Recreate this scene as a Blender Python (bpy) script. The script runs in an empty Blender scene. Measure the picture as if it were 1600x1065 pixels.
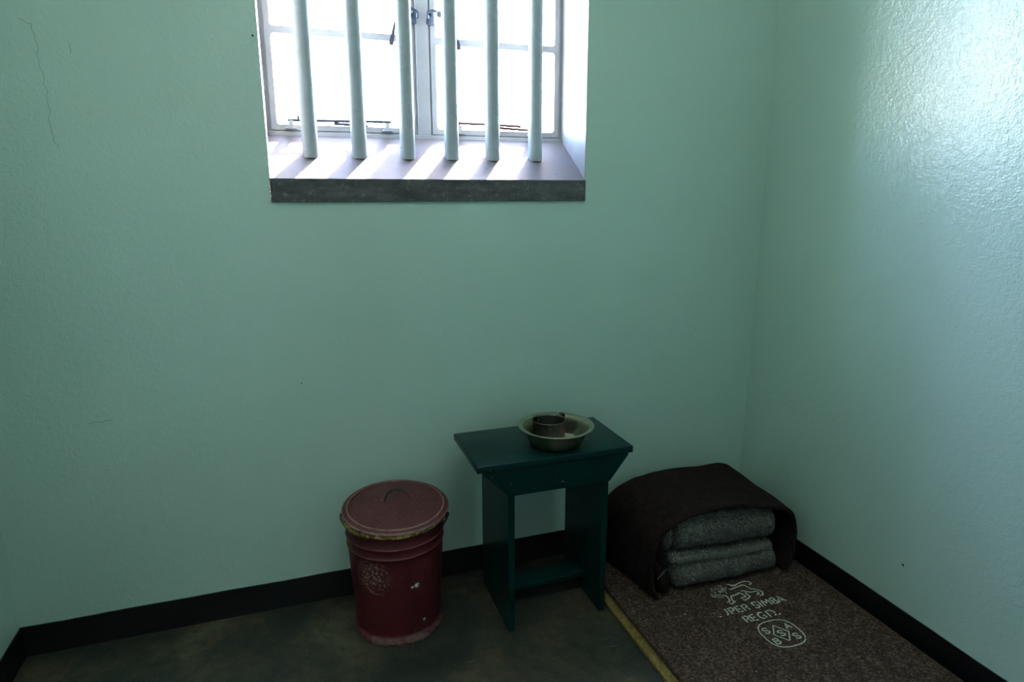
import bpy, bmesh, math, random
from mathutils import Vector, Matrix, noise

random.seed(7)
sc = bpy.context.scene
COL = sc.collection

# ------------------------------------------------------------------ camera
cam_d = bpy.data.cameras.new('camera'); cam = bpy.data.objects.new('camera', cam_d); COL.objects.link(cam)
sc.camera = cam
cam_d.sensor_width = 36.0; cam_d.sensor_fit = 'HORIZONTAL'
cam_d.lens = 1001.2184 / 1600 * 36.0
cam_d.clip_start = 0.02; cam_d.clip_end = 500
YAW, PITCH, ROLL = 0.3277874, -0.2248497, -0.0012314
f = Vector((math.sin(YAW) * math.cos(PITCH), math.cos(YAW) * math.cos(PITCH), math.sin(PITCH)))
rt = Vector((math.cos(YAW), -math.sin(YAW), 0)); up = rt.cross(f)
r2 = rt * math.cos(ROLL) + up * math.sin(ROLL); u2 = -rt * math.sin(ROLL) + up * math.cos(ROLL)
M = Matrix((r2, u2, -f)).transposed().to_4x4(); M.translation = Vector((0.79855, -1.92782, 1.27128))
cam.matrix_world = M

# ------------------------------------------------------------------ sky, sun, exposure
sc.view_settings.view_transform = 'Standard'; sc.view_settings.look = 'None'
sc.view_settings.gamma = 1.0; sc.view_settings.use_curve_mapping = False
sc.view_settings.exposure = 1.0
SKY_STRENGTH = 6.5
SUN_STRENGTH = 25.0
w = bpy.data.worlds.new('world'); sc.world = w; w.use_nodes = True
wn = w.node_tree; wn.nodes.clear()
wo = wn.nodes.new('ShaderNodeOutputWorld'); bg = wn.nodes.new('ShaderNodeBackground'); sk = wn.nodes.new('ShaderNodeTexSky')
sk.sky_type = 'NISHITA'; sk.sun_disc = False
sk.sun_elevation = math.radians(46); sk.sun_rotation = math.radians(37)
sk.air_density = 1.0; sk.dust_density = 0.5; sk.ozone_density = 1.0
bg.inputs['Strength'].default_value = SKY_STRENGTH
hz = wn.nodes.new('ShaderNodeMix'); hz.data_type = 'RGBA'; hz.blend_type = 'MULTIPLY'; hz.inputs[0].default_value = 1.0
hz.inputs[7].default_value = (1.08, 0.96, 0.92, 1)      # a slightly milky, less blue sky
wn.links.new(sk.outputs[0], hz.inputs[6]); wn.links.new(hz.outputs[2], bg.inputs[0]); wn.links.new(bg.outputs[0], wo.inputs[0])

sun_d = bpy.data.lights.new('sun', 'SUN'); sun = bpy.data.objects.new('sun', sun_d); COL.objects.link(sun)
sun_d.energy = SUN_STRENGTH; sun_d.angle = math.radians(1.2); sun_d.color = (1.0, 0.97, 0.93)
sdir = Vector((-0.60, -0.80, -1.08)).normalized()
sun.rotation_euler = sdir.to_track_quat('-Z', 'Y').to_euler(); sun.location = (3, 4, 5.5)

por_d = bpy.data.lights.new('window_portal', 'AREA'); por = bpy.data.objects.new('window_portal', por_d); COL.objects.link(por)
por_d.shape = 'RECTANGLE'; por_d.size = 0.96; por_d.size_y = 0.86; por_d.cycles.is_portal = True
por.location = (1.227, 0.33, 1.87); por.rotation_euler = (math.radians(-90), 0, 0)

cy = sc.cycles
cy.max_bounces = 14; cy.diffuse_bounces = 8; cy.glossy_bounces = 5; cy.transparent_max_bounces = 12
cy.sample_clamp_indirect = 4.0
cy.use_denoising = True

# ------------------------------------------------------------------ node material helpers
FILL_GLOW = 8.0   # glow of the fill light added under the ceiling
def srgb(r, g, b):
    def c(v):
        v /= 255.0
        return v / 12.92 if v <= 0.04045 else ((v + 0.055) / 1.055) ** 2.4
    return (c(r), c(g), c(b), 1.0)

class NM:
    def __init__(s, name):
        s.m = bpy.data.materials.new(name); s.m.use_nodes = True
        s.t = s.m.node_tree; s.t.nodes.clear()
        s.out = s.n('ShaderNodeOutputMaterial'); s.b = s.n('ShaderNodeBsdfPrincipled')
        s.l(s.b.outputs[0], s.out.inputs[0])
        s.tc = s.n('ShaderNodeTexCoord')
    def n(s, k): return s.t.nodes.new(k)
    def l(s, a, b): s.t.links.new(a, b)
    def set(s, **k):
        for a, v in k.items(): s.b.inputs[a.replace('_', ' ')].default_value = v
        return s
    def noise(s, scale, detail=4, rough=0.5, dist=0.0, vec=None, stretch=None):
        n = s.n('ShaderNodeTexNoise'); n.inputs['Scale'].default_value = scale
        n.inputs['Detail'].default_value = detail; n.inputs['Roughness'].default_value = rough
        n.inputs['Distortion'].default_value = dist
        v = vec or s.tc.outputs['Object']
        if stretch:
            mp = s.n('ShaderNodeMapping'); mp.inputs['Scale'].default_value = stretch
            s.l(v, mp.inputs[0]); v = mp.outputs[0]
        s.l(v, n.inputs['Vector']); return n.outputs['Fac']
    def voro(s, scale, feature='F1'):
        n = s.n('ShaderNodeTexVoronoi'); n.inputs['Scale'].default_value = scale; n.feature = feature
        s.l(s.tc.outputs['Object'], n.inputs['Vector']); return n.outputs['Distance']
    def ramp(s, fac, stops, interp='LINEAR'):
        r = s.n('ShaderNodeValToRGB'); r.color_ramp.interpolation = interp
        e = r.color_ramp.elements
        while len(e) < len(stops): e.new(0.5)
        for i, (p, c) in enumerate(stops):
            e[i].position = p; e[i].color = c if len(c) == 4 else (*c, 1)
        s.l(fac, r.inputs[0]); return r.outputs[0]
    def g(s, fac, a, b, va=0.0, vb=1.0):
        r = s.n('ShaderNodeMapRange'); r.clamp = True
        r.inputs[1].default_value = a; r.inputs[2].default_value = b; r.inputs[3].default_value = va; r.inputs[4].default_value = vb
        s.l(fac, r.inputs[0]); return r.outputs[0]
    def mix(s, fac, a, b, mode='MIX'):
        m = s.n('ShaderNodeMix'); m.data_type = 'RGBA'; m.blend_type = mode
        if isinstance(fac, (int, float)): m.inputs[0].default_value = fac
        else: s.l(fac, m.inputs[0])
        for i, v in ((6, a), (7, b)):
            if isinstance(v, tuple): m.inputs[i].default_value = v
            else: s.l(v, m.inputs[i])
        return m.outputs[2]
    def math(s, op, a, b=0.0):
        m = s.n('ShaderNodeMath'); m.operation = op
        for i, v in ((0, a), (1, b)):
            if isinstance(v, (int, float)): m.inputs[i].default_value = v
            else: s.l(v, m.inputs[i])
        return m.outputs[0]
    def spot(s, p, r0, r1):
        d = s.n('ShaderNodeVectorMath'); d.operation = 'DISTANCE'
        s.l(s.tc.outputs['Object'], d.inputs[0]); d.inputs[1].default_value = p
        return s.g(d.outputs['Value'], r0, r1, 1.0, 0.0)
    def bump(s, h, strength, dist=0.01, chain=None):
        b = s.n('ShaderNodeBump'); b.inputs['Strength'].default_value = strength; b.inputs['Distance'].default_value = dist
        s.l(h, b.inputs['Height'])
        if chain is not None: s.l(chain, b.inputs['Normal'])
        s.l(b.outputs[0], s.b.inputs['Normal']); return b.outputs[0]
    def col(s, c): s.l(c, s.b.inputs['Base Color'])
    def rough(s, c): s.l(c, s.b.inputs['Roughness'])

# ------------------------------------------------------------------ materials
def wall_paint():
    m = NM('sea_green_gloss_paint')
    big = m.noise(1.6, 3); med = m.noise(7, 4)
    c = m.mix(m.g(big, 0.3, 0.7), srgb(168, 197, 184), srgb(174, 202, 190))
    c = m.mix(m.g(med, 0.4, 0.9, 0, 0.2), c, srgb(164, 190, 175))
    m.col(c)
    m.set(Roughness=0.50, Anisotropic=0.9, IOR=1.65, Coat_Weight=1.0, Coat_Roughness=0.15)
    tg = m.n('ShaderNodeCombineXYZ'); tg.inputs[2].default_value = 1.0; m.l(tg.outputs[0], m.b.inputs['Tangent'])   # horizontal brush marks
    b1 = m.bump(m.noise(4, 2, 0.4), 0.12, 0.02)
    b2 = m.bump(m.noise(60, 3, 0.55, 0.3), 0.34, 0.004, b1)
    br = m.bump(m.noise(50, 3, 0.6, 0.2, None, (1, 1, 5)), 0.18, 0.002, b2)
    b3 = m.bump(m.noise(190, 2, 0.5), 0.45, 0.0015, br)
    m.l(b3, m.b.inputs['Coat Normal'])
    m.b.inputs['Specular IOR Level'].default_value = 1.0
    return m.m
def floor_paint():
    m = NM('worn_olive_concrete')
    a = m.noise(3.2, 8, 0.62, 0.4); b = m.noise(24, 6, 0.7); d = m.noise(180, 2)
    c = m.ramp(a, [(0.34, srgb(26, 34, 30)), (0.47, srgb(44, 47, 38)), (0.58, srgb(72, 64, 48)), (0.70, srgb(96, 88, 66))])
    c = m.mix(m.g(b, 0.45, 0.7, 0, 0.7), c, srgb(40, 40, 34))
    c = m.mix(m.g(d, 0.66, 0.74, 0, 0.5), c, srgb(150, 145, 120))
    sc_ = m.noise(9, 3, 0.5, 0, None, (1, 9, 1))
    c = m.mix(m.g(sc_, 0.66, 0.74, 0, 0.35), c, srgb(130, 125, 100))
    m.col(c); m.rough(m.g(b, 0.3, 0.7, 0.45, 0.7))
    m.bump(m.noise(60, 5, 0.7), 0.35, 0.004)
    return m.m
def simple(name, color, rough=0.5, metal=0.0, var=0.08, scale=30, bump=0.1, bd=0.002, dark=None):
    m = NM(name)
    n = m.noise(scale, 4)
    d = dark or tuple(v * (1 - var * 3) for v in color[:3]) + (1,)
    m.col(m.mix(m.g(n, 0.35, 0.7), color, d))
    m.set(Metallic=metal); m.rough(m.g(n, 0.3, 0.7, max(rough - 0.07, 0.02), rough + 0.07))
    if bump: m.bump(m.noise(scale * 4, 3), bump, bd)
    return m.m
def felt(name, cols, rough=0.95, fleck=None, sc1=260, bump=0.6):
    m = NM(name)
    a = m.noise(sc1, 3, 0.8); b = m.noise(38, 4, 0.7); g = m.noise(620, 2, 0.6)
    c = m.ramp(a, [(0.35, cols[0]), (0.5, cols[1]), (0.64, cols[2])])
    c = m.mix(m.g(b, 0.4, 0.66, 0, 0.55), c, cols[0])
    c = m.mix(m.g(g, 0.60, 0.75, 0, 0.5), c, cols[2])
    if fleck:
        for sc_, th, fc in fleck:
            c = m.mix(m.g(m.noise(sc_, 2, 0.5), th, th + 0.03), c, fc)
    m.col(c); m.set(Roughness=rough); m.b.inputs['Specular IOR Level'].default_value = 0.05
    m.b.inputs['Sheen Weight'].default_value = 0.0; m.b.inputs['Sheen Roughness'].default_value = 0.6
    b1 = m.bump(m.noise(60, 4, 0.7), 0.35, 0.004)
    m.bump(m.noise(sc1 * 1.3, 3, 0.7), bump, 0.003, b1)
    return m.m
def bucket_paint(cx, cy_):
    m = NM('worn_maroon_enamel')
    a = m.noise(6, 5, 0.6); n = m.noise(160, 3, 0.6); n2 = m.noise(45, 5, 0.7)
    c = m.mix(m.g(a, 0.35, 0.7), srgb(84, 15, 24), srgb(62, 11, 19))
    sep = m.n('ShaderNodeSeparateXYZ'); m.l(m.tc.outputs['Object'], sep.inputs[0])
    z = sep.outputs['Z']
    chip = srgb(190, 178, 150)
    # worn patch on the front left, chips, scuffed foot, rust under the lid
    patch = m.math('MULTIPLY', m.spot((-0.080, -0.100, 0.225), 0.012, 0.062), m.g(n, 0.53, 0.62))
    c = m.mix(patch, c, chip)
    for p, r in (((0.022, -0.128, 0.185), 0.0075), ((0.036, -0.126, 0.187), 0.010), ((0.058, -0.118, 0.062), 0.006)):
        c = m.mix(m.math('MULTIPLY', m.spot(p, r * 0.6, r), m.g(n2, 0.40, 0.50)), c, srgb(235, 232, 225))
    foot = m.math('MULTIPLY', m.g(z, 0.030, 0.012), m.g(n2, 0.42, 0.58))
    c = m.mix(foot, c, srgb(120, 92, 84))
    spk = m.math('MULTIPLY', m.g(n, 0.66, 0.70), m.g(n2, 0.52, 0.60))
    c = m.mix(spk, c, srgb(170, 140, 120))
    for rz in (0.282, 0.312):
        rib = m.math('MULTIPLY', m.g(z, rz - 0.0030, rz - 0.0006), m.g(z, rz + 0.0030, rz + 0.0006))
        c = m.mix(m.math('MULTIPLY', rib, m.g(n2, 0.40, 0.62, 0.25, 0.8)), c, srgb(158, 62, 62))
    top = m.math('MULTIPLY', m.g(z, 0.350, 0.362), m.g(n2, 0.46, 0.56))
    c = m.mix(top, c, srgb(150, 118, 60))
    m.col(c); m.rough(m.g(n2, 0.3, 0.7, 0.38, 0.6))
    b1 = m.bump(m.noise(14, 3), 0.25, 0.006)
    m.bump(n2, 0.25, 0.0015, b1)
    return m.m
def lid_paint():
    m = NM('dusty_maroon_lid')
    a = m.noise(9, 5, 0.6); n = m.noise(140, 3, 0.6)
    c = m.mix(m.g(a, 0.3, 0.7), srgb(98, 36, 40), srgb(74, 26, 30))
    c = m.mix(m.g(n, 0.60, 0.72, 0, 0.6), c, srgb(160, 110, 100))
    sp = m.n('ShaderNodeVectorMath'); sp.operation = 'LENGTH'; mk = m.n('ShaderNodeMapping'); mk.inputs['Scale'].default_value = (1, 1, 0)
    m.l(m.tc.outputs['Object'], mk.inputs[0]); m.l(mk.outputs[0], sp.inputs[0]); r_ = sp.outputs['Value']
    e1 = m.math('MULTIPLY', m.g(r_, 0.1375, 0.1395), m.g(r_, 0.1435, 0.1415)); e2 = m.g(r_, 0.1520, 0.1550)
    wear_highlight = m.math('MULTIPLY', m.math('MAXIMUM', e1, e2), m.g(m.noise(40, 4, 0.7), 0.30, 0.62, 0.15, 0.85))  # worn edges, plus the rim's pale highlight line painted into the colour
    c = m.mix(wear_highlight, c, srgb(168, 138, 122))
    m.col(c); m.rough(m.g(a, 0.3, 0.7, 0.42, 0.6)); m.bump(n, 0.2, 0.001)
    return m.m
def rust_rim():
    m = NM('rusty_ochre_rim')
    n = m.noise(90, 4, 0.7)
    m.col(m.ramp(n, [(0.38, srgb(70, 26, 24)), (0.5, srgb(134, 96, 46)), (0.62, srgb(196, 170, 100))]))
    m.set(Roughness=0.7); m.bump(n, 0.3, 0.002); return m.m
def steel():
    m = NM('scratched_stainless_steel')
    n = m.noise(12, 4, 0.6); s_ = m.noise(60, 3, 0.6, 0, None, (1, 1, 8))
    m.col(m.mix(m.g(n, 0.35, 0.7), srgb(186, 182, 160), srgb(150, 146, 126)))
    m.set(Metallic=1.0, Roughness=0.28); m.bump(m.noise(20, 3), 0.15, 0.002); return m.m
def dark_steel():
    return simple('dull_grey_steel', srgb(112, 112, 106), 0.32, 1.0, 0.1, 20, 0.1)
def stool_paint():
    m = NM('dark_teal_gloss_paint')
    n = m.noise(8, 4, 0.6); w_ = m.noise(10, 4, 0.6, 0, None, (1.0, 9, 9)); e = m.noise(120, 3, 0.6)
    c = m.mix(m.g(n, 0.35, 0.7), srgb(0, 44, 42), srgb(0, 31, 32))
    c = m.mix(m.math('MULTIPLY', m.g(e, 0.66, 0.70), m.g(m.noise(25, 2), 0.55, 0.6)), c, srgb(170, 160, 110))
    m.col(c); m.set(Roughness=0.3); m.b.inputs['Specular IOR Level'].default_value = 0.2; m.bump(w_, 0.2, 0.002); return m.m
def sill_paint():
    m = NM('grey_mauve_sill_paint')
    a = m.noise(7, 5, 0.65); s_ = m.noise(300, 2); k = m.noise(30, 4, 0.7)
    c = m.mix(m.g(a, 0.35, 0.7), srgb(110, 104, 104), srgb(97, 91, 92))
    c = m.mix(m.g(k, 0.62, 0.78, 0, 0.5), c, srgb(74, 68, 66))
    c = m.mix(m.g(s_, 0.76, 0.79), c, srgb(60, 55, 55))
    m.col(c); m.set(Roughness=0.6); m.bump(k, 0.3, 0.003); return m.m
def edge_paint():
    m = NM('charcoal_edge_paint')
    a = m.noise(10, 5, 0.7, 0, None, (1, 1, 3)); k = m.noise(70, 5, 0.7)
    c = m.mix(m.g(a, 0.35, 0.68), srgb(54, 54, 58), srgb(92, 92, 92))
    c = m.mix(m.g(k, 0.56, 0.70, 0, 0.7), c, srgb(136, 136, 134))
    m.col(c); m.set(Roughness=0.65); m.bump(k, 0.3, 0.002); return m.m
def glass():
    m = bpy.data.materials.new('window_glass'); m.use_nodes = True; t = m.node_tree; t.nodes.clear()
    o = t.nodes.new('ShaderNodeOutputMaterial'); mx = t.nodes.new('ShaderNodeMixShader'); tr = t.nodes.new('ShaderNodeBsdfTransparent')
    gl = t.nodes.new('ShaderNodeBsdfGlossy'); fr = t.nodes.new('ShaderNodeFresnel')
    gl.inputs['Roughness'].default_value = 0.02; fr.inputs[0].default_value = 1.45
    nz = t.nodes.new('ShaderNodeTexNoise'); nz.inputs['Scale'].default_value = 6
    rr = t.nodes.new('ShaderNodeMapRange'); rr.inputs[3].default_value = 0.93; rr.inputs[4].default_value = 0.98
    t.links.new(nz.outputs['Fac'], rr.inputs[0]); t.links.new(rr.outputs[0], tr.inputs['Color'])
    ge = t.nodes.new('ShaderNodeNewGeometry'); iv = t.nodes.new('ShaderNodeMath'); iv.operation = 'SUBTRACT'; iv.inputs[0].default_value = 1.0
    mu = t.nodes.new('ShaderNodeMath'); mu.operation = 'MULTIPLY'
    t.links.new(ge.outputs['Backfacing'], iv.inputs[1]); t.links.new(iv.outputs[0], mu.inputs[1]); t.links.new(fr.outputs[0], mu.inputs[0])
    t.links.new(mu.outputs[0], mx.inputs[0]); t.links.new(tr.outputs[0], mx.inputs[1]); t.links.new(gl.outputs[0], mx.inputs[2])
    t.links.new(mx.outputs[0], o.inputs[0]); return m
def ground_mat():
    m = NM('pale_gravel_yard')
    m.col(m.mix(m.g(m.noise(3, 6), 0.3, 0.7), srgb(196, 188, 172), srgb(168, 160, 146))); m.set(Roughness=0.95)
    m.bump(m.noise(40, 4), 0.4, 0.02); return m.m

def opal():
    m = NM('fill_lamp_glow'); n = m.noise(3, 2)
    m.col(m.mix(n, srgb(240, 244, 245), srgb(232, 238, 240))); m.b.inputs['Emission Color'].default_value = (0.84, 0.95, 1.0, 1)
    m.b.inputs['Emission Strength'].default_value = FILL_GLOW; return m.m  # emission of the added fill light
W = dict(opal=opal(),
    wall=wall_paint(), floor=floor_paint(), base=simple('black_skirting_gloss', srgb(7, 7, 10), 0.45, 0, 0.1, 12, 0.15, 0.003),
    ceil=simple('off_white_ceiling_paint', srgb(226, 228, 218), 0.7, 0, 0.02, 6, 0.1), sill=sill_paint(), edge=edge_paint(),
    white=simple('white_window_paint', srgb(146, 146, 145), 0.45, 0, 0.04, 18, 0.12, 0.002),
    bar=simple('pale_grey_green_bar_paint', srgb(160, 170, 176), 0.3, 0, 0.04, 20, 0.12, 0.002),
    metal=simple('dark_blue_grey_iron', srgb(28, 34, 44), 0.6, 0.0, 0.1, 40, 0.1),
    rust=simple('rusty_iron', srgb(70, 32, 28), 0.7, 0.0, 0.15, 60, 0.2),
    chrome=simple('dull_window_fitting', srgb(78, 88, 102), 0.35, 0.4, 0.1, 40, 0.1), glass=glass(),
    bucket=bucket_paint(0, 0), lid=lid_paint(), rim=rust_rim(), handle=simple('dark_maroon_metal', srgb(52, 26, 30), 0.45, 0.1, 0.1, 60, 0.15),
    steel=steel(), cup=dark_steel(), stool=stool_paint(),
    brown=felt('dark_brown_wool', [srgb(20, 15, 16), srgb(38, 29, 28), srgb(66, 53, 49)]),
    mat=felt('speckled_brown_felt', [srgb(42, 31, 28), srgb(76, 60, 52), srgb(118, 98, 84)], 0.95,
             [(55, 0.735, srgb(44, 48, 62)), (70, 0.765, srgb(132, 44, 46)), (90, 0.74, srgb(196, 184, 164))], 150, 0.5),
    grey=felt('mottled_grey_wool', [srgb(42, 43, 44), srgb(86, 86, 82), srgb(148, 144, 132)], 0.95, None, 230),
    stitch=simple('pale_grey_wool_thread', srgb(146, 146, 136), 0.9, 0, 0.1, 90, 0.3),
    sisal=simple('ochre_sisal_weave', srgb(142, 120, 62), 0.9, 0, 0.15, 110, 0.7, 0.004, srgb(104, 82, 40)),
    ink=simple('faded_cream_stencil_paint', srgb(226, 228, 205), 0.85, 0, 0.06, 300, 0.3, 0.001, srgb(150, 148, 130)),
    crack=simple('shadowed_plaster_crack', srgb(104, 130, 116), 0.8, 0, 0.1, 60, 0),
    hole=simple('bare_dark_plaster', srgb(40, 40, 36), 0.9, 0, 0.1, 60, 0), chip=simple('bare_pale_plaster', srgb(205, 200, 185), 0.8, 0, 0.05, 60, 0.1),
    yard=ground_mat(), yardwall=simple('limewashed_yard_wall', srgb(225, 220, 208), 0.9, 0, 0.04, 3, 0.2, 0.01),
)

# ------------------------------------------------------------------ mesh helpers
def obj(name, bm, mat, parent=None, smooth=False, loc=None, kind=None):
    bmesh.ops.recalc_face_normals(bm, faces=bm.faces[:])
    me = bpy.data.meshes.new(name); bm.to_mesh(me); bm.free()
    me.materials.append(mat)
    if smooth:
        for p in me.polygons: p.use_smooth = True
        me.set_sharp_from_angle(angle=math.radians(42))
    o = bpy.data.objects.new(name, me); COL.objects.link(o)
    if loc: o.location = loc
    if parent is not None:
        o.parent = parent
    if kind: o['kind'] = kind
    return o
def empty(name, loc, rz=0):
    o = bpy.data.objects.new(name, None); COL.objects.link(o); o.location = loc; o.rotation_euler = (0, 0, rz)
    o.empty_display_size = 0.05; return o
def tag(o, label, cat, group=None):
    o['label'] = label; o['category'] = cat
    if group: o['group'] = group
    return o
def box(bm, x0, x1, y0, y1, z0, z1, bev=0.0, seg=2):
    vs = [bm.verts.new((x, y, z)) for x in (x0, x1) for y in (y0, y1) for z in (z0, z1)]
    F = [(0, 1, 3, 2), (4, 6, 7, 5), (0, 4, 5, 1), (2, 3, 7, 6), (0, 2, 6, 4), (1, 5, 7, 3)]
    fs = [bm.faces.new([vs[i] for i in q]) for q in F]
    if bev:
        es = list({e for q in fs for e in q.edges})
        bmesh.ops.bevel(bm, geom=es, offset=bev, segments=seg, profile=0.5, affect='EDGES')
def prism(bm, pts, axis, a, b, bev=0.0):
    """closed outline pts (two coords) extruded along axis from a to b"""
    def P(p, t):
        return {'x': (t, p[0], p[1]), 'y': (p[0], t, p[1]), 'z': (p[0], p[1], t)}[axis]
    A = [bm.verts.new(P(p, a)) for p in pts]; B = [bm.verts.new(P(p, b)) for p in pts]
    n = len(pts); fs = [bm.faces.new(A), bm.faces.new(B[::-1])]
    for i in range(n): fs.append(bm.faces.new((A[i], A[(i + 1) % n], B[(i + 1) % n], B[i])))
    if bev:
        es = list({e for q in fs for e in q.edges})
        bmesh.ops.bevel(bm, geom=es, offset=bev, segments=2, profile=0.5, affect='EDGES')
def lathe(bm, prof, seg=72, c=(0, 0)):
    rings = []
    for r, z in prof:
        if r < 1e-6: rings.append([bm.verts.new((c[0], c[1], z))])
        else: rings.append([bm.verts.new((c[0] + r * math.cos(2 * math.pi * i / seg), c[1] + r * math.sin(2 * math.pi * i / seg), z)) for i in range(seg)])
    for A, B in zip(rings, rings[1:]):
        for i in range(seg):
            j = (i + 1) % seg
            if len(A) == 1 and len(B) == 1: continue
            if len(A) == 1: bm.faces.new((A[0], B[i], B[j]))
            elif len(B) == 1: bm.faces.new((A[i], A[j], B[0]))
            else: bm.faces.new((A[i], A[j], B[j], B[i]))
def tube(bm, path, r, seg=10, cap=True, flat=1.0):
    path = [Vector(p) for p in path]; rings = []; ref = None
    for i, p in enumerate(path):
        t = (path[min(i + 1, len(path) - 1)] - path[max(i - 1, 0)]).normalized()
        if ref is None: ref = t.orthogonal().normalized()
        ref = (ref - t * ref.dot(t)).normalized(); b = t.cross(ref)
        rr = r[i] if isinstance(r, (list, tuple)) else r
        rings.append([bm.verts.new(p + (ref * math.cos(2 * math.pi * k / seg) + b * math.sin(2 * math.pi * k / seg) * flat) * rr) for k in range(seg)])
    for A, B in zip(rings, rings[1:]):
        for k in range(seg): bm.faces.new((A[k], A[(k + 1) % seg], B[(k + 1) % seg], B[k]))
    if cap: bm.faces.new(rings[0][::-1]); bm.faces.new(rings[-1])
def strap(bm, path, wv, th):
    """flat strap along path, width vector wv, thickness th"""
    path = [Vector(p) for p in path]; wv = Vector(wv); rings = []
    for i, p in enumerate(path):
        t = (path[min(i + 1, len(path) - 1)] - path[max(i - 1, 0)]).normalized(); n = t.cross(wv).normalized() * th / 2
        h = wv / 2
        rings.append([bm.verts.new(q) for q in (p - h - n, p + h - n, p + h + n, p - h + n)])
    for A, B in zip(rings, rings[1:]):
        for k in range(4): bm.faces.new((A[k], A[(k + 1) % 4], B[(k + 1) % 4], B[k]))
    bm.faces.new(rings[0][::-1]); bm.faces.new(rings[-1])
def ribbon(bm, pts, wd, z, basis=None):
    """flat painted stroke in the plane given by basis (default horizontal)"""
    P = [Vector(p) for p in pts]; L, R_ = [], []
    for i, p in enumerate(P):
        a = (P[i] - P[i - 1]).normalized() if i else None
        b = (P[i + 1] - P[i]).normalized() if i < len(P) - 1 else None
        t = ((a or b) + (b or a))
        t = t.normalized() if t.length > 1e-6 else (a or b)
        n = Vector((-t.y, t.x)); ref = a or b
        k = 1 / max(0.55, abs(n.dot(Vector((-ref.y, ref.x)))))
        L.append(p + n * wd / 2 * k); R_.append(p - n * wd / 2 * k)
    f3 = basis or (lambda q: (q.x, q.y, z))
    lv = [bm.verts.new(f3(q)) for q in L]; rv = [bm.verts.new(f3(q)) for q in R_]
    for i in range(len(P) - 1): bm.faces.new((lv[i], lv[i + 1], rv[i + 1], rv[i]))
def rounded_block(bm, x0, x1, y0, y1, z0, z1, r, nx=40, ny=20, nz=12, warp=None, lump=0.003, seed=0.0, lsc=14):
    """soft rounded slab (folded cloth), displaced by noise, optional warp(p)->p"""
    hx, hy, hz = (x1 - x0) / 2, (y1 - y0) / 2, (z1 - z0) / 2
    rx, ry, rz = (min(r[i], h) for i, h in enumerate((hx, hy, hz)))
    c = Vector(((x0 + x1) / 2, (y0 + y1) / 2, (z0 + z1) / 2)); vd = {}
    def vert(i, j, k):
        key = (i, j, k)
        if key in vd: return vd[key]
        p = Vector(((2 * i / nx - 1) * hx, (2 * j / ny - 1) * hy, (2 * k / nz - 1) * hz))
        q = Vector((max(-hx + rx, min(hx - rx, p.x)), max(-hy + ry, min(hy - ry, p.y)), max(-hz + rz, min(hz - rz, p.z))))
        d = p - q; e = Vector((d.x / rx, d.y / ry, d.z / rz))
        if e.length > 1e-6:
            mx = max(abs(e.x), abs(e.y), abs(e.z)); e = e.normalized() * mx
            p = q + Vector((e.x * rx, e.y * ry, e.z * rz))
        p += c
        nrm = Vector((p.x - c.x, (p.y - c.y), (p.z - c.z) * 3)).normalized()
        p += nrm * lump * noise.noise(p * lsc + Vector((seed, seed * 2, 0)))
        if warp: p = warp(p)
        vd[key] = bm.verts.new(p); return vd[key]
    def face(a): bm.faces.new(a)
    for i in range(nx):
        for j in range(ny):
            face((vert(i, j, 0), vert(i, j + 1, 0), vert(i + 1, j + 1, 0), vert(i + 1, j, 0)))
            face((vert(i, j, nz), vert(i + 1, j, nz), vert(i + 1, j + 1, nz), vert(i, j + 1, nz)))
    for i in range(nx):
        for k in range(nz):
            face((vert(i, 0, k), vert(i + 1, 0, k), vert(i + 1, 0, k + 1), vert(i, 0, k + 1)))
            face((vert(i, ny, k), vert(i, ny, k + 1), vert(i + 1, ny, k + 1), vert(i + 1, ny, k)))
    for j in range(ny):
        for k in range(nz):
            face((vert(0, j, k), vert(0, j, k + 1), vert(0, j + 1, k + 1), vert(0, j + 1, k)))
            face((vert(nx, j, k), vert(nx, j + 1, k), vert(nx, j + 1, k + 1), vert(nx, j, k + 1)))
def plate_with_holes(bm, x0, x1, z0, z1, holes, rad, y0, y1):
    """flat frame in the xz plane with rounded openings, thickness y0..y1"""
    def loop(pts):
        vs = [bm.verts.new((x, y0, z)) for x, z in pts]
        return [bm.edges.new((vs[i], vs[(i + 1) % len(vs)])) for i in range(len(vs))]
    es = loop([(x0, z0), (x1, z0), (x1, z1), (x0, z1)])
    for a, b, c, d in holes:
        pts = []
        for cx, cz, s in ((b - rad, c + rad, -90), (b - rad, d - rad, 0), (a + rad, d - rad, 90), (a + rad, c + rad, 180)):
            for k in range(5):
                t = math.radians(s + k * 22.5); pts.append((cx + rad * math.cos(t), cz + rad * math.sin(t)))
        es += loop(pts)
    g = bmesh.ops.triangle_fill(bm, use_beauty=True, edges=es)
    fs = [x for x in g['geom'] if isinstance(x, bmesh.types.BMFace)]
    ex = bmesh.ops.extrude_face_region(bm, geom=fs)
    bmesh.ops.translate(bm, vec=(0, y1 - y0, 0), verts=[v for v in ex['geom'] if isinstance(v, bmesh.types.BMVert)])

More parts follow.
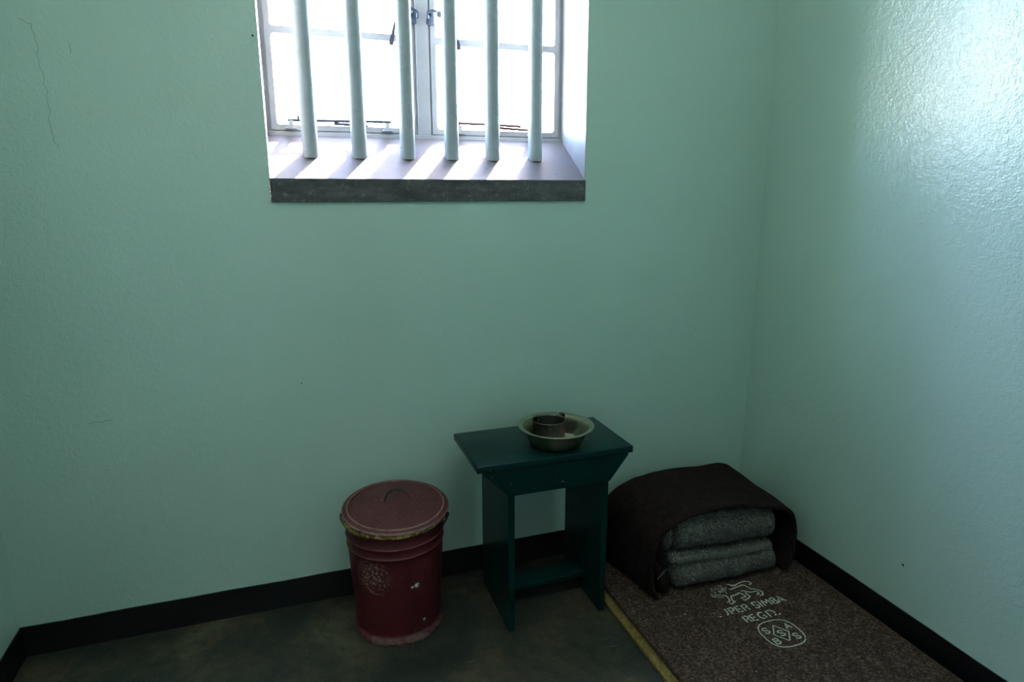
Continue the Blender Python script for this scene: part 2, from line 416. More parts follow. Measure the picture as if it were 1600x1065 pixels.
# ------------------------------------------------------------------ room shell
RW, RD, RH = 2.4, -2.45, 2.75          # room width, back of room, height
WX0, WX1, WZ0, WZ1 = 0.752, 1.702, 1.252, 2.31
TH = 0.30
SB = 0.20                                # depth at which the window frame stands
b = bmesh.new(); box(b, -0.15, RW + 0.15, RD - 0.15, 0.0, -0.12, 0.0); obj('floor', b, W['floor'], kind='structure')
b = bmesh.new(); box(b, -0.15, RW + 0.15, RD - 0.15, TH, RH, RH + 0.12); obj('ceiling', b, W['ceil'], kind='structure')
b = bmesh.new()
box(b, -0.15, WX0, 0, TH, -0.12, RH); box(b, WX1, RW + 0.15, 0, TH, -0.12, RH)
box(b, WX0, WX1, 0, TH, -0.12, WZ0); box(b, WX0, WX1, 0, TH, WZ1, RH)
wall_back = obj('wall_back', b, W['wall'], kind='structure')
b = bmesh.new(); box(b, RW, RW + 0.15, RD, 0, 0, RH); wall_right = obj('wall_right', b, W['wall'], kind='structure')
b = bmesh.new(); box(b, -0.15, 0, RD, 0, 0, RH); obj('wall_left', b, W['wall'], kind='structure')
# wall behind the camera, with the cell door in it
b = bmesh.new()
box(b, -0.15, 0.75, RD - 0.15, RD, 0, RH); box(b, 1.65, RW + 0.15, RD - 0.15, RD, 0, RH); box(b, 0.75, 1.65, RD - 0.15, RD, 2.05, RH)
obj('wall_front', b, W['wall'], kind='structure')
door = empty('door_1', (1.2, RD, 0)); door['kind'] = 'structure'
b = bmesh.new(); box(b, -0.43, 0.43, -0.09, -0.05, 0.01, 2.03, 0.002); obj('door_panel', b, W['stool'], door)
b = bmesh.new(); box(b, -0.45, -0.43, -0.14, 0.01, 0, 2.05); box(b, 0.43, 0.45, -0.14, 0.01, 0, 2.05); box(b, -0.43, 0.43, -0.14, 0.01, 2.03, 2.05)
obj('door_frame', b, W['stool'], door)
# corner bead of paint between back and right wall, skirting
BH, BT = 0.093, 0.004
def skirting(name, x0, x1, y0, y1, axis):
    b = bmesh.new(); n = 90
    L = (x1 - x0) if axis == 'x' else (y1 - y0)
    rows = []
    for i in range(n + 1):
        t = i / n; h = BH + 0.0022 * noise.noise(Vector((t * L * 5, 3.1, len(name)))) + 0.0008 * noise.noise(Vector((t * L * 31, 1, 2)))
        if axis == 'x': q = [(x0 + t * L, y0, 0), (x0 + t * L, y1, 0), (x0 + t * L, y1, h), (x0 + t * L, y0, h)]
        else: q = [(x0, y0 + t * L, 0), (x1, y0 + t * L, 0), (x1, y0 + t * L, h), (x0, y0 + t * L, h)]
        rows.append([b.verts.new(p) for p in q])
    for A, B in zip(rows, rows[1:]):
        for k in range(4): b.faces.new((A[k], A[(k + 1) % 4], B[(k + 1) % 4], B[k]))
    b.faces.new(rows[0]); b.faces.new(rows[-1][::-1])
    return obj(name, b, W['base'], kind='structure')
skirting('baseboard_back', 0, RW, -BT, 0, 'x')
skirting('baseboard_right', RW - BT, RW, RD, -BT, 'y')
skirting('baseboard_left', 0, BT, RD, -BT, 'y')

# small flaws of the plaster
def wall_mark(name, strokes, wd, mat, parent, plane):
    b = bmesh.new()
    for s in strokes:
        if plane == 'back': ribbon(b, s, wd, 0, lambda q: (q.x, -0.0012, q.y))
        else: ribbon(b, s, wd, 0, lambda q: (RW - 0.0012, q.x, q.y))
    return obj(name, b, mat, parent)
def jag(pts, amp=0.004, n=6):
    out = []
    for a, c in zip(pts, pts[1:]):
        for i in range(n):
            t = i / n; out.append((a[0] + (c[0] - a[0]) * t + random.uniform(-amp, amp), a[1] + (c[1] - a[1]) * t + random.uniform(-amp, amp) * 0.5))
    out.append(pts[-1]); return out
wall_mark('plaster_crack', [jag([(0.228, 1.678), (0.252, 1.666), (0.255, 1.60), (0.262, 1.52), (0.258, 1.42), (0.268, 1.385)])], 0.0008, W['crack'], wall_back, 'back')
wall_mark('plaster_crack', [jag([(0.322, 1.63), (0.324, 1.606)], 0.002, 4), jag([(0.24, 0.665), (0.30, 0.672)], 0.003, 6)], 0.0010, W['crack'], wall_back, 'back')
def blob_mark(name, c, r, mat, parent, plane):
    b = bmesh.new(); vs = []
    for k in range(11):
        t = 2 * math.pi * k / 11; rr = r * random.uniform(0.6, 1.2); u, v = c[0] + rr * math.cos(t), c[1] + rr * math.sin(t)
        vs.append(b.verts.new((u, -0.0015, v) if plane == 'back' else (RW - 0.0015 - (0.0004 if mat is W['hole'] else 0), u, v)))
    b.faces.new(vs); obj(name, b, mat, parent)
blob_mark('chipped_plaster', (-0.727, 0.223), 0.0062, W['chip'], wall_right, 'right')
blob_mark('nail_hole', (-0.722, 0.2285), 0.0042, W['hole'], wall_right, 'right')
blob_mark('paint_chip', (-1.02, 0.215), 0.0035, W['chip'], wall_right, 'right')
blob_mark('nail_hole', (0.741, 1.675), 0.003, W['hole'], wall_back, 'back')
blob_mark('nail_hole', (0.795, 0.727), 0.0028, W['hole'], wall_back, 'back')

# ------------------------------------------------------------------ window
win = empty('window_1', (0, 0, 0)); win['kind'] = 'structure'
b = bmesh.new()
prism(b, [(-0.004, 1.252), (-0.004, 1.3155), (0.0, 1.318), (SB + 0.03, 1.4725), (SB + 0.03, 1.252)], 'x', WX0 + 0.001, WX1 - 0.001)
sill = obj('window_sill', b, W['sill'], win)
b = bmesh.new(); box(b, WX0 + 0.003, WX1 - 0.001, -0.0085, -0.0045, 1.2505, 1.3150, 0.0012)
se = obj('sill_front_edge', b, W['edge'], sill); se['label'] = 'charcoal painted front edge of the sill'
# white lining of the reveals
b = bmesh.new()
box(b, WX0, WX0 + 0.0015, 0.0005, SB, 1.31, WZ1); box(b, WX1 - 0.0015, WX1, 0.0005, SB, 1.31, WZ1); box(b, WX0, WX1, 0.0005, SB, WZ1 - 0.0015, WZ1)
obj('reveal', b, W['white'], win)
FZ0, FZ1 = 1.450, WZ1
b = bmesh.new(); plate_with_holes(b, WX0 + 0.0015, WX1 - 0.0015, FZ0 - 0.02, FZ1 - 0.002, [(WX0 + 0.018, 1.196, FZ0 + 0.012, FZ1 - 0.018), (1.255, WX1 - 0.018, FZ0 + 0.012, FZ1 - 0.018)], 0.004, SB, SB + 0.028)
obj('window_frame', b, W['white'], win)
b = bmesh.new(); box(b, 1.205, 1.246, SB - 0.010, SB + 0.001, FZ0 + 0.004, FZ1 - 0.004, 0.003); obj('mullion', b, W['white'], win)
b = bmesh.new(); box(b, WX0 + 0.002, WX1 - 0.002, SB - 0.012, SB, FZ0 - 0.012, FZ0 + 0.006, 0.002); obj('bottom_bead', b, W['white'], win)
rows = [(1.476, 1.7285), (1.7485, 2.005), (2.024, 2.280)]
def casement(x0, x1, side):
    c = empty('casement', (0, 0, 0)); c.parent = win
    b = bmesh.new(); plate_with_holes(b, x0, x1, FZ0 + 0.010, FZ1 - 0.014, [(x0 + 0.017, x1 - 0.017, a, d) for a, d in rows], 0.009, SB - 0.006, SB + 0.020)
    obj('casement_frame', b, W['white'], c)
    for a, d in rows:
        b = bmesh.new(); box(b, x0 + 0.012, x1 - 0.012, SB + 0.006, SB + 0.009, a - 0.005, d + 0.005); obj('glass_pane', b, W['glass'], c)
    # latch near the mullion: plate, hook, ball knob
    s = side
    xl = 1.198 if s < 0 else 1.253
    b = bmesh.new(); box(b, xl - 0.012, xl + 0.012, SB - 0.013, SB - 0.006, 1.782, 1.822, 0.002)
    tube(b, [(xl - 0.012 * s, SB - 0.030, 1.795), (xl - 0.013 * s, SB - 0.030, 1.812), (xl + 0.002 * s, SB - 0.032, 1.819), (xl + 0.016 * s, SB - 0.032, 1.817)], 0.0042, 10)
    tube(b, [(xl, SB - 0.034, 1.812), (xl, SB - 0.006, 1.812)], 0.005, 10)
    bmesh.ops.create_uvsphere(b, u_segments=16, v_segments=12, radius=0.0098, matrix=Matrix.Translation((xl + 0.024 * s, SB - 0.034, 1.809)))
    obj('latch', b, W['chrome'], c, smooth=True)
    # dark tapering stay arm on the first glazing bar
    xa, xb = (1.143, 1.1285) if s < 0 else (1.328, 1.341)
    zt = 1.786 if s < 0 else 1.766
    b = bmesh.new(); prism(b, [(xb - 0.0075, 1.715), (xb + 0.0055, 1.714), (xb + (xa - xb) * 0.35 + 0.006, 1.717 + (zt - 1.717) * 0.35), (xa + 0.0025, zt), (xa - 0.0015, zt), (xb + (xa - xb) * 0.35 - 0.006, 1.717 + (zt - 1.717) * 0.35)], 'y', SB - 0.022, SB - 0.016, 0.0006)
    box(b, xb - 0.004, xb + 0.004, SB - 0.018, SB - 0.004, 1.722, 1.732)
    obj('stay_arm', b, W['metal'], c)
    # bottom stays
    if s < 0:
        rods = [((0.812, 1.4845), (1.118, 1.4905)), ((0.945, 1.4785), (1.045, 1.4765))]; pegs = [0.843, 1.038]; feet = [0.822, 1.106]
    else:
        rods = [((1.334, 1.4925), (1.545, 1.4905)), ((1.455, 1.482), (1.590, 1.4785))]; pegs = [1.335]; feet = [1.338, 1.588]
    b = bmesh.new()
    for (xa, za), (xb2, zb) in rods: tube(b, [(xa, SB - 0.024, za + 0.002), (xb2, SB - 0.024, zb)], 0.0042, 8)
    for p in pegs: tube(b, [(p, SB - 0.024, 1.486), (p, SB - 0.024, 1.500)], 0.0036, 8)
    obj('stay_rod', b, W['metal'] if s < 0 else W['rust'], c, smooth=True)
    b = bmesh.new()
    for p in feet:
        prism(b, [(p - 0.017, 1.462), (p + 0.017, 1.462), (p + 0.006, 1.472), (p + 0.006, 1.487), (p - 0.006, 1.487), (p - 0.006, 1.472)], 'y', SB - 0.028, SB - 0.005, 0.001)
    obj('stay_bracket', b, W['white'], c)
casement(0.766, 1.199, -1); casement(1.252, 1.688, 1)

# bars, each set into the sloping sill and the lintel
where = ['leftmost of the six', 'second from the left of the six', 'third bar from the left, just left of the window mullion,',
         'fourth bar from the left, just right of the mullion,', 'fifth from the left of the six', 'rightmost of the six']
for i, x in enumerate([0.869, 1.0085, 1.1535, 1.290, 1.423, 1.568]):
    b = bmesh.new(); n = 24; path = [(x + 0.0009 * noise.noise(Vector((k * 0.7, i * 5, 0))), 0.1, 1.375 + (WZ1 - 1.370) * k / n) for k in range(n + 1)]
    tube(b, path, 0.0225, 28)
    o = obj('window_bar', b, W['bar'], smooth=True)
    txt = where[i] + (' pale grey-green iron bars in the window' if 'six' in where[i] else ' of six pale iron bars')
    tag(o, txt, 'bar', 'iron bars standing in the window sill')

# added fill light, unseen above the view, brightens the room against the window
lamp = tag(empty('fill_lamp', (1.1, -1.35, RH)), 'long glowing fill light added under the ceiling, out of view', 'lamp')
b = bmesh.new(); box(b, -0.62, 0.62, -0.07, 0.07, -0.03, 0.0, 0.004); obj('fill_lamp_base', b, W['white'], lamp)
b = bmesh.new(); box(b, -0.60, 0.60, -0.055, 0.055, -0.085, -0.03, 0.02, 4); obj('diffuser', b, W['opal'], lamp, smooth=True)

# ------------------------------------------------------------------ yard outside
b = bmesh.new(); box(b, -25, 28, TH, 40, -0.5, -0.3); obj('yard_ground', b, W['yard'], kind='structure')

# ------------------------------------------------------------------ bucket
BX, BY = 1.028, -0.172
bk = tag(empty('lidded_bucket', (BX, BY, 0)), 'dark red metal bucket with lid and worn paint, on the floor left of the table', 'bucket')
b = bmesh.new()
prof = [(0, 0.004), (0.122, 0.004), (0.126, 0.0), (0.1315, 0.0), (0.1335, 0.004), (0.1335, 0.016), (0.130, 0.021), (0.1275, 0.025), (0.1265, 0.030)]
def rad(z): return 0.1268 + (0.1440 - 0.1268) * (z - 0.03) / 0.33
z = 0.04
while z < 0.270: prof.append((rad(z), z)); z += 0.02
for rz in (0.282, 0.312):
    prof += [(rad(rz - 0.005), rz - 0.005), (rad(rz) + 0.0018, rz - 0.0022), (rad(rz) + 0.0030, rz), (rad(rz) + 0.0018, rz + 0.0022), (rad(rz + 0.005), rz + 0.005)]
prof += [(rad(0.335), 0.335), (rad(0.345) , 0.345), (0.1465, 0.349), (0.1475, 0.352)]
prof += [(0.1425, 0.352), (0.1415, 0.345), (0.125, 0.03), (0, 0.012)]
lathe(b, prof, 96)
body = obj('body', b, W['bucket'], bk, smooth=True)
b = bmesh.new(); lathe(b, [(0.1425, 0.349), (0.1480, 0.349), (0.1515, 0.3515), (0.1525, 0.356), (0.1515, 0.3610), (0.1470, 0.3635), (0.1425, 0.3625)] + [(0.1425, 0.350)], 96)
o = obj('rolled_rim', b, W['rim'], body, smooth=True); o['label'] = 'rusty ochre rim under the lid'
b = bmesh.new()   # embossed ring where a handle ear was pressed into the side
pa = []
for k in range(41):
    t = 2 * math.pi * k / 40; zz = 0.212 + 0.043 * math.sin(t); ang = math.radians(-122) + 0.041 * math.cos(t) / 0.136; rr = rad(zz) + 0.0002
    pa.append((rr * math.cos(ang), rr * math.sin(ang), zz))
tube(b, pa, 0.0024, 6, cap=False); obj('embossed_ring', b, W['bucket'], body, smooth=True)
for s in (-1, 1):
    b = bmesh.new(); a0 = math.radians(180 - 18 if s < 0 else -18 + 0)
    d = Vector((math.cos(a0), math.sin(a0), 0)); t = Vector((-d.y, d.x, 0)); base = d * 0.1445
    pts = [base + t * 0.022 + Vector((0, 0, 0.326)), base + t * 0.018 + d * 0.010 + Vector((0, 0, 0.343)), base + d * 0.014 + Vector((0, 0, 0.350)),
           base - t * 0.018 + d * 0.010 + Vector((0, 0, 0.343)), base - t * 0.022 + Vector((0, 0, 0.326))]
    tube(b, pts, 0.0036, 8); obj('side_handle', b, W['handle'], bk, smooth=True)
b = bmesh.new()
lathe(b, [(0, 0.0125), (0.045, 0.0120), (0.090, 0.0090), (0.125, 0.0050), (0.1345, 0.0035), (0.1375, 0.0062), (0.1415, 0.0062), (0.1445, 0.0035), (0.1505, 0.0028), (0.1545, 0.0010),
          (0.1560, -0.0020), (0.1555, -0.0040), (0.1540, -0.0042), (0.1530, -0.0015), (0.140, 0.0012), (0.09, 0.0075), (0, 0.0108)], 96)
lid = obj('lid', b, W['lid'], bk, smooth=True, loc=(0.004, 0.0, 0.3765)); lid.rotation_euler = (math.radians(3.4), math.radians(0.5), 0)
b = bmesh.new(); N = 16
strap(b, [(-0.036 * math.cos(math.pi * k / N) + 0.006, 0.012 + 0.010 * math.sin(math.pi * k / N), 0.0105 + 0.030 * math.sin(math.pi * k / N) ** 0.75) for k in range(N + 1)], (0, 0.013, 0.0), 0.0022)
obj('lid_handle', b, W['handle'], lid, smooth=True)
for x in (-0.040, 0.054):
    b = bmesh.new(); lathe(b, [(0, 0.0135), (0.006, 0.0130), (0.0085, 0.0105), (0.011, 0.0120), (0.013, 0.0095)], 20, (x, 0.012)); obj('handle_rivet', b, W['lid'], lid, smooth=True)

# ------------------------------------------------------------------ small table
tb = tag(empty('small_table', (1.47, -0.22, 0)), 'small dark teal painted wooden table or stool holding the steel bowl', 'stool')
TX, TY = 1.47, -0.22
ZT = 0.545
b = bmesh.new(); box(b, 1.232 - TX, 1.713 - TX, -0.357 - TY, -0.085 - TY, ZT - 0.021, ZT, 0.0035, 3); obj('table_top', b, W['stool'], tb, smooth=True)
for x in (1.326, 1.622):
    b = bmesh.new(); box(b, x - TX, x + 0.019 - TX, -0.345 - TY, -0.070 - TY, 0, ZT - 0.021, 0.0018)
    obj('leg', b, W['stool'], tb)
for y in (-0.352, -0.076):
    b = bmesh.new()
    prism(b, [(1.250 - TX, ZT - 0.021), (1.250 - TX, ZT - 0.028), (1.326 - TX, 0.441), (1.641 - TX, 0.441), (1.700 - TX, ZT - 0.028), (1.700 - TX, ZT - 0.021)], 'y', y - TY, y + 0.016 - TY, 0.0012)
    obj('apron', b, W['stool'], tb)
b = bmesh.new(); box(b, 1.345 - TX, 1.622 - TX, -0.235 - TY, -0.150 - TY, 0.055, 0.073, 0.002); obj('stretcher', b, W['stool'], tb)

# bowl and mug
bw = tag(empty('steel_bowl', (1.503, -0.262, ZT)), 'wide stainless steel bowl with a flat rim standing on the teal table', 'bowl')
b = bmesh.new()
lathe(b, [(0, 0.0015), (0.066, 0.0015), (0.074, 0.003), (0.080, 0.009), (0.092, 0.036), (0.0985, 0.050), (0.101, 0.0535), (0.108, 0.0545), (0.1125, 0.0555), (0.1135, 0.0580), (0.1125, 0.0595), (0.107, 0.0580), (0.0995, 0.0565), (0.0962, 0.052), (0.089, 0.036), (0.077, 0.0105), (0.0715, 0.0058), (0.064, 0.0045), (0.061, 0.0032), (0, 0.0032)], 96)
obj('bowl_shell', b, W['steel'], bw, smooth=True)
mg = tag(empty('steel_mug', (1.491, -0.236, ZT + 0.0036)), 'small grey steel mug with a curved handle standing inside the bowl', 'mug')
b = bmesh.new()
lathe(b, [(0, 0), (0.042, 0), (0.046, 0.002), (0.048, 0.007), (0.0485, 0.030), (0.0485, 0.058), (0.0500, 0.0625), (0.0508, 0.0642), (0.0500, 0.0655), (0.0485, 0.0640), (0.0472, 0.058), (0.0470, 0.008), (0.044, 0.003), (0, 0.002)], 64)
obj('cup_body', b, W['cup'], mg, smooth=True)
b = bmesh.new(); ha = math.radians(28); d = Vector((math.cos(ha), math.sin(ha), 0)); wv = Vector((-d.y, d.x, 0)) * 0.011
strap(b, [d * 0.0478 + Vector((0, 0, 0.060)), d * 0.056 + Vector((0, 0, 0.067)), d * 0.064 + Vector((0, 0, 0.068)), d * 0.069 + Vector((0, 0, 0.062)), d * 0.070 + Vector((0, 0, 0.052)), d * 0.067 + Vector((0, 0, 0.040)), d * 0.060 + Vector((0, 0, 0.028)), d * 0.048 + Vector((0, 0, 0.020))], wv, 0.002)
obj('cup_handle', b, W['handle'], mg, smooth=True)

# ------------------------------------------------------------------ mats
def wavy(seed, amp):
    def w_(p):
        return Vector((p.x + amp * noise.noise(Vector((seed, p.y * 6, 0))), p.y + amp * noise.noise(Vector((p.x * 6, seed, 0))), p.z))
    return w_
b = bmesh.new(); rounded_block(b, 1.656, 2.374, -1.92, -0.020, 0.0005, 0.014, (0.004, 0.004, 0.006), 20, 150, 2, wavy(2.0, 0.004), 0.001, 3, 30)
o = obj('sisal_mat', b, W['sisal'], smooth=True); tag(o, 'ochre woven mat on the floor, its edge showing under the brown felt mat', 'mat')
MT = 0.036
b = bmesh.new(); rounded_block(b, 1.680, 2.376, -1.90, -0.022, 0.0145, MT - 0.0006, (0.009, 0.009, 0.010), 40, 120, 4, None, 0.0012, 9, 9)
mat = tag(obj('felt_bed_mat', b, W['mat'], smooth=True), 'speckled brown felt bed mat stencilled with a lion and letters, along the right wall', 'mat')

# stencil printing on the mat
ZI = MT + 0.0007
b = bmesh.new()
lion = [
 [(2.045, -0.421), (2.049, -0.426), (2.059, -0.424), (2.077, -0.421), (2.099, -0.417), (2.105, -0.421), (2.109, -0.432), (2.112, -0.444), (2.119, -0.447), (2.125, -0.447)],
 [(2.054, -0.399), (2.063, -0.402), (2.063, -0.411), (2.073, -0.412), (2.09, -0.407), (2.107, -0.403), (2.122, -0.404), (2.131, -0.41), (2.133, -0.418), (2.129, -0.423), (2.121, -0.423)],
 [(2.06, -0.411), (2.074, -0.408)],
 [(2.026, -0.454), (2.034, -0.456), (2.051, -0.454), (2.065, -0.449)],
 [(2.005, -0.443), (2.014, -0.449), (2.013, -0.46), (2.01, -0.471), (2.004, -0.478), (1.995, -0.478)],
 [(2.0, -0.485), (2.006, -0.489), (2.022, -0.482), (2.017, -0.474), (2.023, -0.463), (2.028, -0.456)],
 [(2.065, -0.452), (2.068, -0.462), (2.072, -0.469), (2.066, -0.474), (2.056, -0.474), (2.049, -0.473)],
 [(2.051, -0.482), (2.056, -0.487), (2.07, -0.483), (2.084, -0.475), (2.082, -0.466), (2.083, -0.453)],
 [(2.074, -0.443), (2.084, -0.445), (2.091, -0.453), (2.101, -0.459), (2.117, -0.459), (2.122, -0.466), (2.121, -0.472), (2.109, -0.476)],
 [(2.124, -0.45), (2.131, -0.458), (2.136, -0.47), (2.126, -0.483), (2.115, -0.482)]]
for s in lion: ribbon(b, s, 0.0047, ZI)
mane = [[(1.985, -0.447), (2.003, -0.453)], [(1.968, -0.438), (1.982, -0.445)], [(1.972, -0.428), (1.979, -0.431)], [(1.979, -0.435), (2.002, -0.44)], [(1.99, -0.401), (1.994, -0.406)], [(1.985, -0.41), (1.99, -0.414)], [(2.008, -0.398), (2.009, -0.402)], [(1.997, -0.409), (2.008, -0.41)], [(1.991, -0.419), (1.992, -0.425)], [(2.011, -0.408), (2.014, -0.411)], [(2.005, -0.419), (2.007, -0.431)], [(2.011, -0.419), (2.011, -0.428)], [(2.026, -0.406), (2.024, -0.421)], [(2.018, -0.417), (2.017, -0.43)], [(2.022, -0.423), (2.026, -0.429)], [(2.031, -0.415), (2.033, -0.425)], [(2.038, -0.41), (2.042, -0.416)], [(2.024, -0.433), (2.025, -0.44)], [(2.02, -0.395), (2.024, -0.399)], [(2.028, -0.397), (2.033, -0.402)], [(1.987, -0.426), (1.992, -0.427)], [(2.028, -0.411), (2.029, -0.418)]]
for s in mane: ribbon(b, s, 0.0030, ZI + 0.0001)
obj('lion_print', b, W['ink'], mat)
G = {  # stencil glyphs: strokes in a unit cell, x 0..1, y 0..1
 'S': [[(0.95, 0.80), (0.75, 0.98), (0.3, 0.98), (0.05, 0.80), (0.1, 0.60), (0.35, 0.53)], [(0.6, 0.48), (0.9, 0.40), (0.97, 0.2), (0.7, 0.02), (0.3, 0.02), (0.05, 0.18)]],
 'U': [[(0.0, 1.0), (0.0, 0.25), (0.12, 0.08)], [(0.35, 0.0), (0.65, 0.0), (0.9, 0.15), (1.0, 0.35), (1.0, 1.0)]],
 'P': [[(0.05, 0), (0.05, 1)], [(0.35, 0.98), (0.75, 0.98), (0.98, 0.82), (0.98, 0.62), (0.75, 0.46), (0.4, 0.46)]],
 'E': [[(0.05, 0), (0.05, 1)], [(0.38, 0.96), (0.95, 0.96)], [(0.38, 0.5), (0.85, 0.5)], [(0.38, 0.04), (0.95, 0.04)]],
 'R': [[(0.05, 0), (0.05, 1)], [(0.35, 0.98), (0.75, 0.98), (0.98, 0.82), (0.98, 0.62), (0.75, 0.50), (0.4, 0.48)], [(0.78, 0.28), (1.02, 0.02)]],
 'I': [[(0.5, 0), (0.5, 1)]],
 'M': [[(0.0, 0), (0.0, 0.82)], [(0.08, 1.0), (0.5, 0.42), (0.92, 1.0)], [(1.0, 0.0), (1.0, 0.82)]],
 'B': [[(0.05, 0), (0.05, 1)], [(0.35, 0.98), (0.75, 0.98), (0.93, 0.80), (0.75, 0.56), (0.4, 0.53)], [(0.55, 0.46), (0.85, 0.42), (1.0, 0.22), (0.8, 0.02), (0.38, 0.02)]],
 'A': [[(0.0, 0.0), (0.30, 0.62)], [(0.42, 1.0), (1.0, 0.0)], [(0.42, 0.28), (0.72, 0.28)]],
 'G': [[(0.95, 0.85), (0.7, 0.99), (0.35, 0.97), (0.05, 0.70), (0.05, 0.30), (0.3, 0.03), (0.6, 0.0)], [(0.6, 0.42), (1.0, 0.42)], [(0.85, 0.10), (1.0, 0.25)]],
 'D': [[(0.05, 0), (0.05, 1)], [(0.30, 0.98), (0.65, 0.96), (0.98, 0.66), (1.0, 0.38)], [(0.96, 0.22), (0.7, 0.03)]],
 '.': [[(0.1, 0.08), (0.55, 0.08)]],
}
def glyph(b, ch, x, y, w_, h, sw):
    for s in G[ch]: ribbon(b, [(x + p[0] * w_, y + p[1] * h) for p in s], sw, ZI)
b = bmesh.new(); YB = -0.5312
for s in ([(0.0, 0.85), (0.03, 0.7)], [(0.3, 0.02), (0.8, 0.04)], [(0.85, 0.45), (0.9, 0.38)], [(0.1, 0.2), (0.14, 0.16)]):   # first S is nearly worn away
    ribbon(b, [(1.924 + p[0] * 0.018, YB + p[1] * 0.028) for p in s], 0.0032, ZI)
ribbon(b, [(1.9665, YB + 0.0285), (1.9655, YB + 0.010), (1.962, YB + 0.002), (1.957, YB + 0.001)], 0.0042, ZI)   # the U has lost its left stroke
for ch, x, w_ in (('P', 1.976, 0.017), ('E', 2.000, 0.017), ('R', 2.0235, 0.018), ('S', 2.062, 0.0175), ('I', 2.079, 0.0175), ('M', 2.0985, 0.0235), ('B', 2.131, 0.0165), ('A', 2.151, 0.0255)):
    glyph(b, ch, x, YB, w_, 0.028, 0.0048)
for ch, x, w_ in (('R', 1.9925, 0.017), ('E', 2.0165, 0.017), ('G', 2.043, 0.0225), ('D', 2.076, 0.0245), ('.', 2.105, 0.018)):
    glyph(b, ch, x, -0.579, w_, 0.028, 0.0048)
obj('stencil_lettering', b, W['ink'], mat)
b = bmesh.new(); CX_, CY_ = 2.0545, -0.6485
pts = []
for k in range(61):
    t = 2 * math.pi * k / 60 - 0.62; c_, s_ = math.cos(t), math.sin(t); e_ = 2.0 / 2.75
    pts.append((CX_ + 0.0595 * math.copysign(abs(c_) ** e_, c_), CY_ + 0.0555 * math.copysign(abs(s_) ** e_, s_)))
ribbon(b, pts[:60], 0.0032, ZI)
for q in ([(2.054, -0.613), (2.0795, -0.649), (2.054, -0.683)], [(2.053, -0.682), (2.0285, -0.648), (2.0535, -0.614)]): ribbon(b, q, 0.0032, ZI)
def plain(b, ch, cx, cy_, w_, h, sw):
    P = {'S': [[(1, .78), (.75, 1), (.25, 1), (0, .78), (.2, .56), (.8, .44), (1, .22), (.75, 0), (.25, 0), (0, .22)]],
         'A': [[(0, 0), (.5, 1), (1, 0)], [(.2, .32), (.8, .32)]],
         'B': [[(0, 0), (0, 1)], [(0, 1), (.7, 1), (.95, .78), (.7, .54), (0, .54)], [(.7, .54), (1, .28), (.72, 0), (0, 0)]]}[ch]
    for s in P: ribbon(b, [(cx + (p[0] - .5) * w_, cy_ + (p[1] - .5) * h) for p in s], sw, ZI)
for ch, x, y in (('S', 2.0185, -0.6265), ('A', 2.0925, -0.628), ('B', 2.0180, -0.673), ('S', 2.0875, -0.6725), ('S', 2.0540, -0.6485)):
    plain(b, ch, x, y, 0.0165, 0.0215, 0.0036)
obj('oval_stamp', b, W['ink'], mat)

# ------------------------------------------------------------------ bedding bundle
def folded(x0, x1, z0, z1, slope, seed, name, label, y0=-0.395, lobe=False):
    hx = x1 - x0
    def wp(p):
        t = (p.x - x0) / hx
        return Vector((p.x, p.y - 0.006 * math.sin(math.pi * min(max(t, 0), 1)), p.z + (slope(t) - 0.16 * max(0.0, (p.y + 0.36) / 0.30)) * (p.z - MT - 0.004)))
    b = bmesh.new(); rounded_block(b, x0, x1, y0, -0.07, z0, z1, (0.022, 0.045, (z1 - z0) * 0.48), 56, 40, 18, wp, 0.005, seed, 16)
    o = obj(name, b, W['grey'], smooth=True); tag(o, label, 'blanket', 'grey blankets stacked inside the brown blanket'); return o
def ramp_(a, c): return lambda t: a + (c - a) * max(0.0, min(1.0, t))
low = folded(1.866, 2.262, MT + 0.004, 0.1305, ramp_(0, -0.055), 1.3, 'folded_grey_blanket', 'folded mottled grey blanket lowest of the stack, a stitched edge above its thick fold')
upb = folded(1.858, 2.243, 0.1745, 0.2960, ramp_(0.02, -0.105), 6.1, 'folded_grey_blanket', 'thick folded mottled grey blanket, upper one of the stack under the brown cover')
# thin hem layer with overlock stitching between the two thick folds
def hemw(p):
    t = (p.x - 1.85) / 0.39; return Vector((p.x, p.y, p.z - 0.020 * t + 0.002 * math.sin(t * 9) - 0.16 * max(0.0, (p.y + 0.36) / 0.30) * (p.z - 0.04)))
b = bmesh.new(); rounded_block(b, 1.850, 2.240, -0.388, -0.08, 0.134, 0.172, (0.015, 0.02, 0.017), 50, 30, 10, hemw, 0.003, 4.4, 18)
hem = obj('hem_layer', b, W['grey'], low, smooth=True)
b = bmesh.new()
for k in range(58):
    t = k / 57; x = 1.868 + 0.360 * t; zc = 0.151 - 0.020 * ((x - 1.85) / 0.39) + 0.002 * math.sin((x - 1.85) / 0.39 * 9)
    tube(b, [(x, -0.3862, zc + 0.012), (x + 0.001, -0.3915, zc + 0.004), (x + 0.002, -0.3915, zc - 0.004), (x + 0.003, -0.3862, zc - 0.012)], 0.0010, 5)
obj('overlock_stitching', b, W['stitch'], hem)
b = bmesh.new(); rounded_block(b, 1.826, 1.866, -0.375, -0.09, 0.176, 0.272, (0.018, 0.03, 0.040), 14, 26, 14, None, 0.004, 8.8, 20)
obj('side_fold', b, W['grey'], upb, smooth=True)

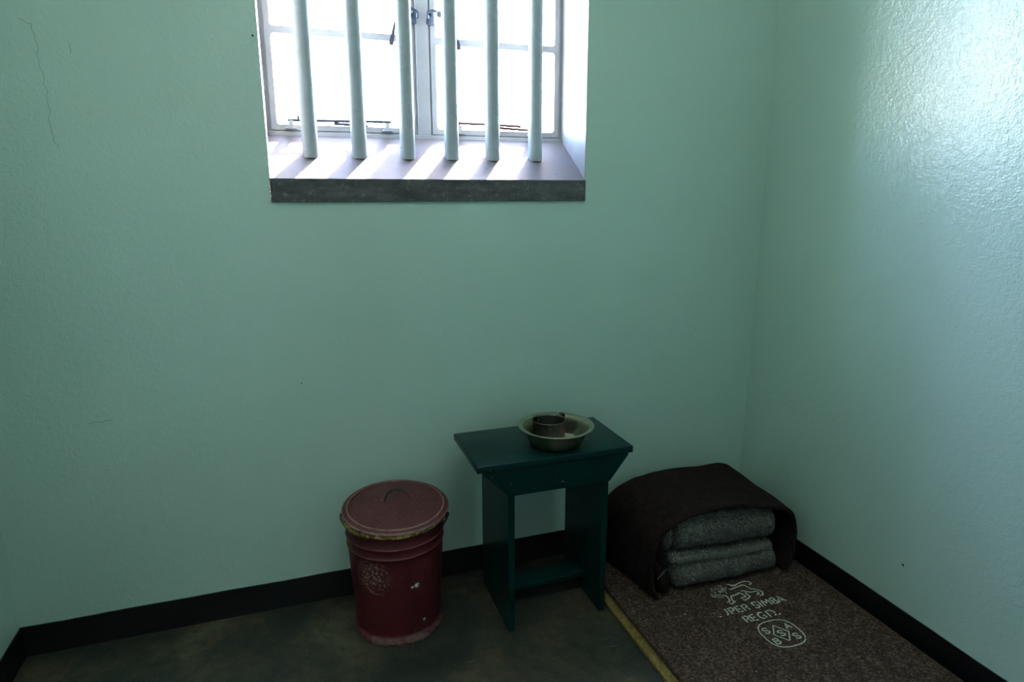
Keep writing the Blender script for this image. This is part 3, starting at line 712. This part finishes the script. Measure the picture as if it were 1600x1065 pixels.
# dark brown blanket draped over the stack
front = [(1.800, 0.042), (1.781, 0.085), (1.775, 0.150), (1.782, 0.215), (1.800, 0.255), (1.838, 0.290), (1.885, 0.309), (1.945, 0.321), (2.010, 0.324), (2.080, 0.318), (2.150, 0.302), (2.215, 0.283), (2.262, 0.268), (2.293, 0.246), (2.309, 0.205), (2.313, 0.160), (2.305, 0.110), (2.288, 0.075), (2.270, 0.052)]
back = [(1.735, 0.042), (1.738, 0.085), (1.748, 0.140), (1.765, 0.190), (1.790, 0.228), (1.835, 0.262), (1.885, 0.280), (1.945, 0.289), (2.010, 0.291), (2.080, 0.292), (2.150, 0.290), (2.215, 0.289), (2.270, 0.283), (2.308, 0.255), (2.325, 0.205), (2.332, 0.160), (2.332, 0.110), (2.330, 0.075), (2.326, 0.045)]
def smooth_prof(P, n):
    out = []
    for i in range(n):
        t = i / (n - 1) * (len(P) - 1); k = min(int(t), len(P) - 2); u = t - k
        p0, p1, p2, p3 = (Vector(P[max(0, min(len(P) - 1, k + j))]) for j in (-1, 0, 1, 2))
        out.append(0.5 * ((2 * p1) + (p2 - p0) * u + (2 * p0 - 5 * p1 + 4 * p2 - p3) * u * u + (3 * p1 - p0 - 3 * p2 + p3) * u ** 3))
    return out
NP, NY = 110, 50
FA, BA = smooth_prof(front, NP), smooth_prof(back, NP)
b = bmesh.new(); grid = []
for j in range(NY + 1):
    v = j / NY; row = []
    for i in range(NP):
        p = FA[i].lerp(BA[i], v ** 0.9)
        y = -0.408 + v * 0.350
        q = Vector((p.x, y, p.y))
        u = i / (NP - 1)
        nz = 0.0075 * noise.noise(Vector((p.x * 8, y * 5, p.y * 8))) + 0.003 * noise.noise(Vector((p.x * 22, y * 12, p.y * 22)))
        c = Vector((2.05, y, 0.10)); n_ = (q - c).normalized()
        q += n_ * nz
        if q.z < MT + 0.0105: q.z = MT + 0.0105
        q.y += 0.008 * math.sin(u * 11) * (1 - v)
        row.append(b.verts.new(q))
    grid.append(row)
for A, B in zip(grid, grid[1:]):
    for i in range(NP - 1): b.faces.new((A[i], A[i + 1], B[i + 1], B[i]))
dr = obj('draped_brown_blanket', b, W['brown'], smooth=True)
tag(dr, 'dark brown wool blanket draped like a hood over the grey blankets in the corner', 'blanket')
so = dr.modifiers.new('thickness', 'SOLIDIFY'); so.thickness = 0.012; so.offset = 0
su = dr.modifiers.new('soft', 'SUBSURF'); su.levels = 1; su.render_levels = 1
# tucked inner fold at the left foot, with a line of pale stitches, and a gathered bit on the right
b = bmesh.new()
def tuck(p):
    t = (p.z - 0.038) / 0.10; return Vector((p.x - 0.030 * t, p.y, p.z))
rounded_block(b, 1.818, 1.858, -0.400, -0.10, MT + 0.006, 0.138, (0.018, 0.03, 0.03), 12, 26, 14, tuck, 0.004, 2.2, 20)
tk = obj('tucked_fold', b, W['brown'], dr, smooth=True)
b = bmesh.new()
for k in range(7):
    x = 1.791 + k * 0.0045; zz = 0.116 + k * 0.0042
    tube(b, [(x, -0.4035, zz - 0.002), (x + 0.0012, -0.4045, zz + 0.004)], 0.0011, 5)
obj('pale_stitches', b, W['stitch'], tk)
b = bmesh.new(); rounded_block(b, 2.285, 2.352, -0.385, -0.15, MT + 0.009, 0.080, (0.02, 0.04, 0.018), 14, 30, 8, None, 0.010, 5.5, 28)
obj('gathered_edge', b, W['brown'], dr, smooth=True)
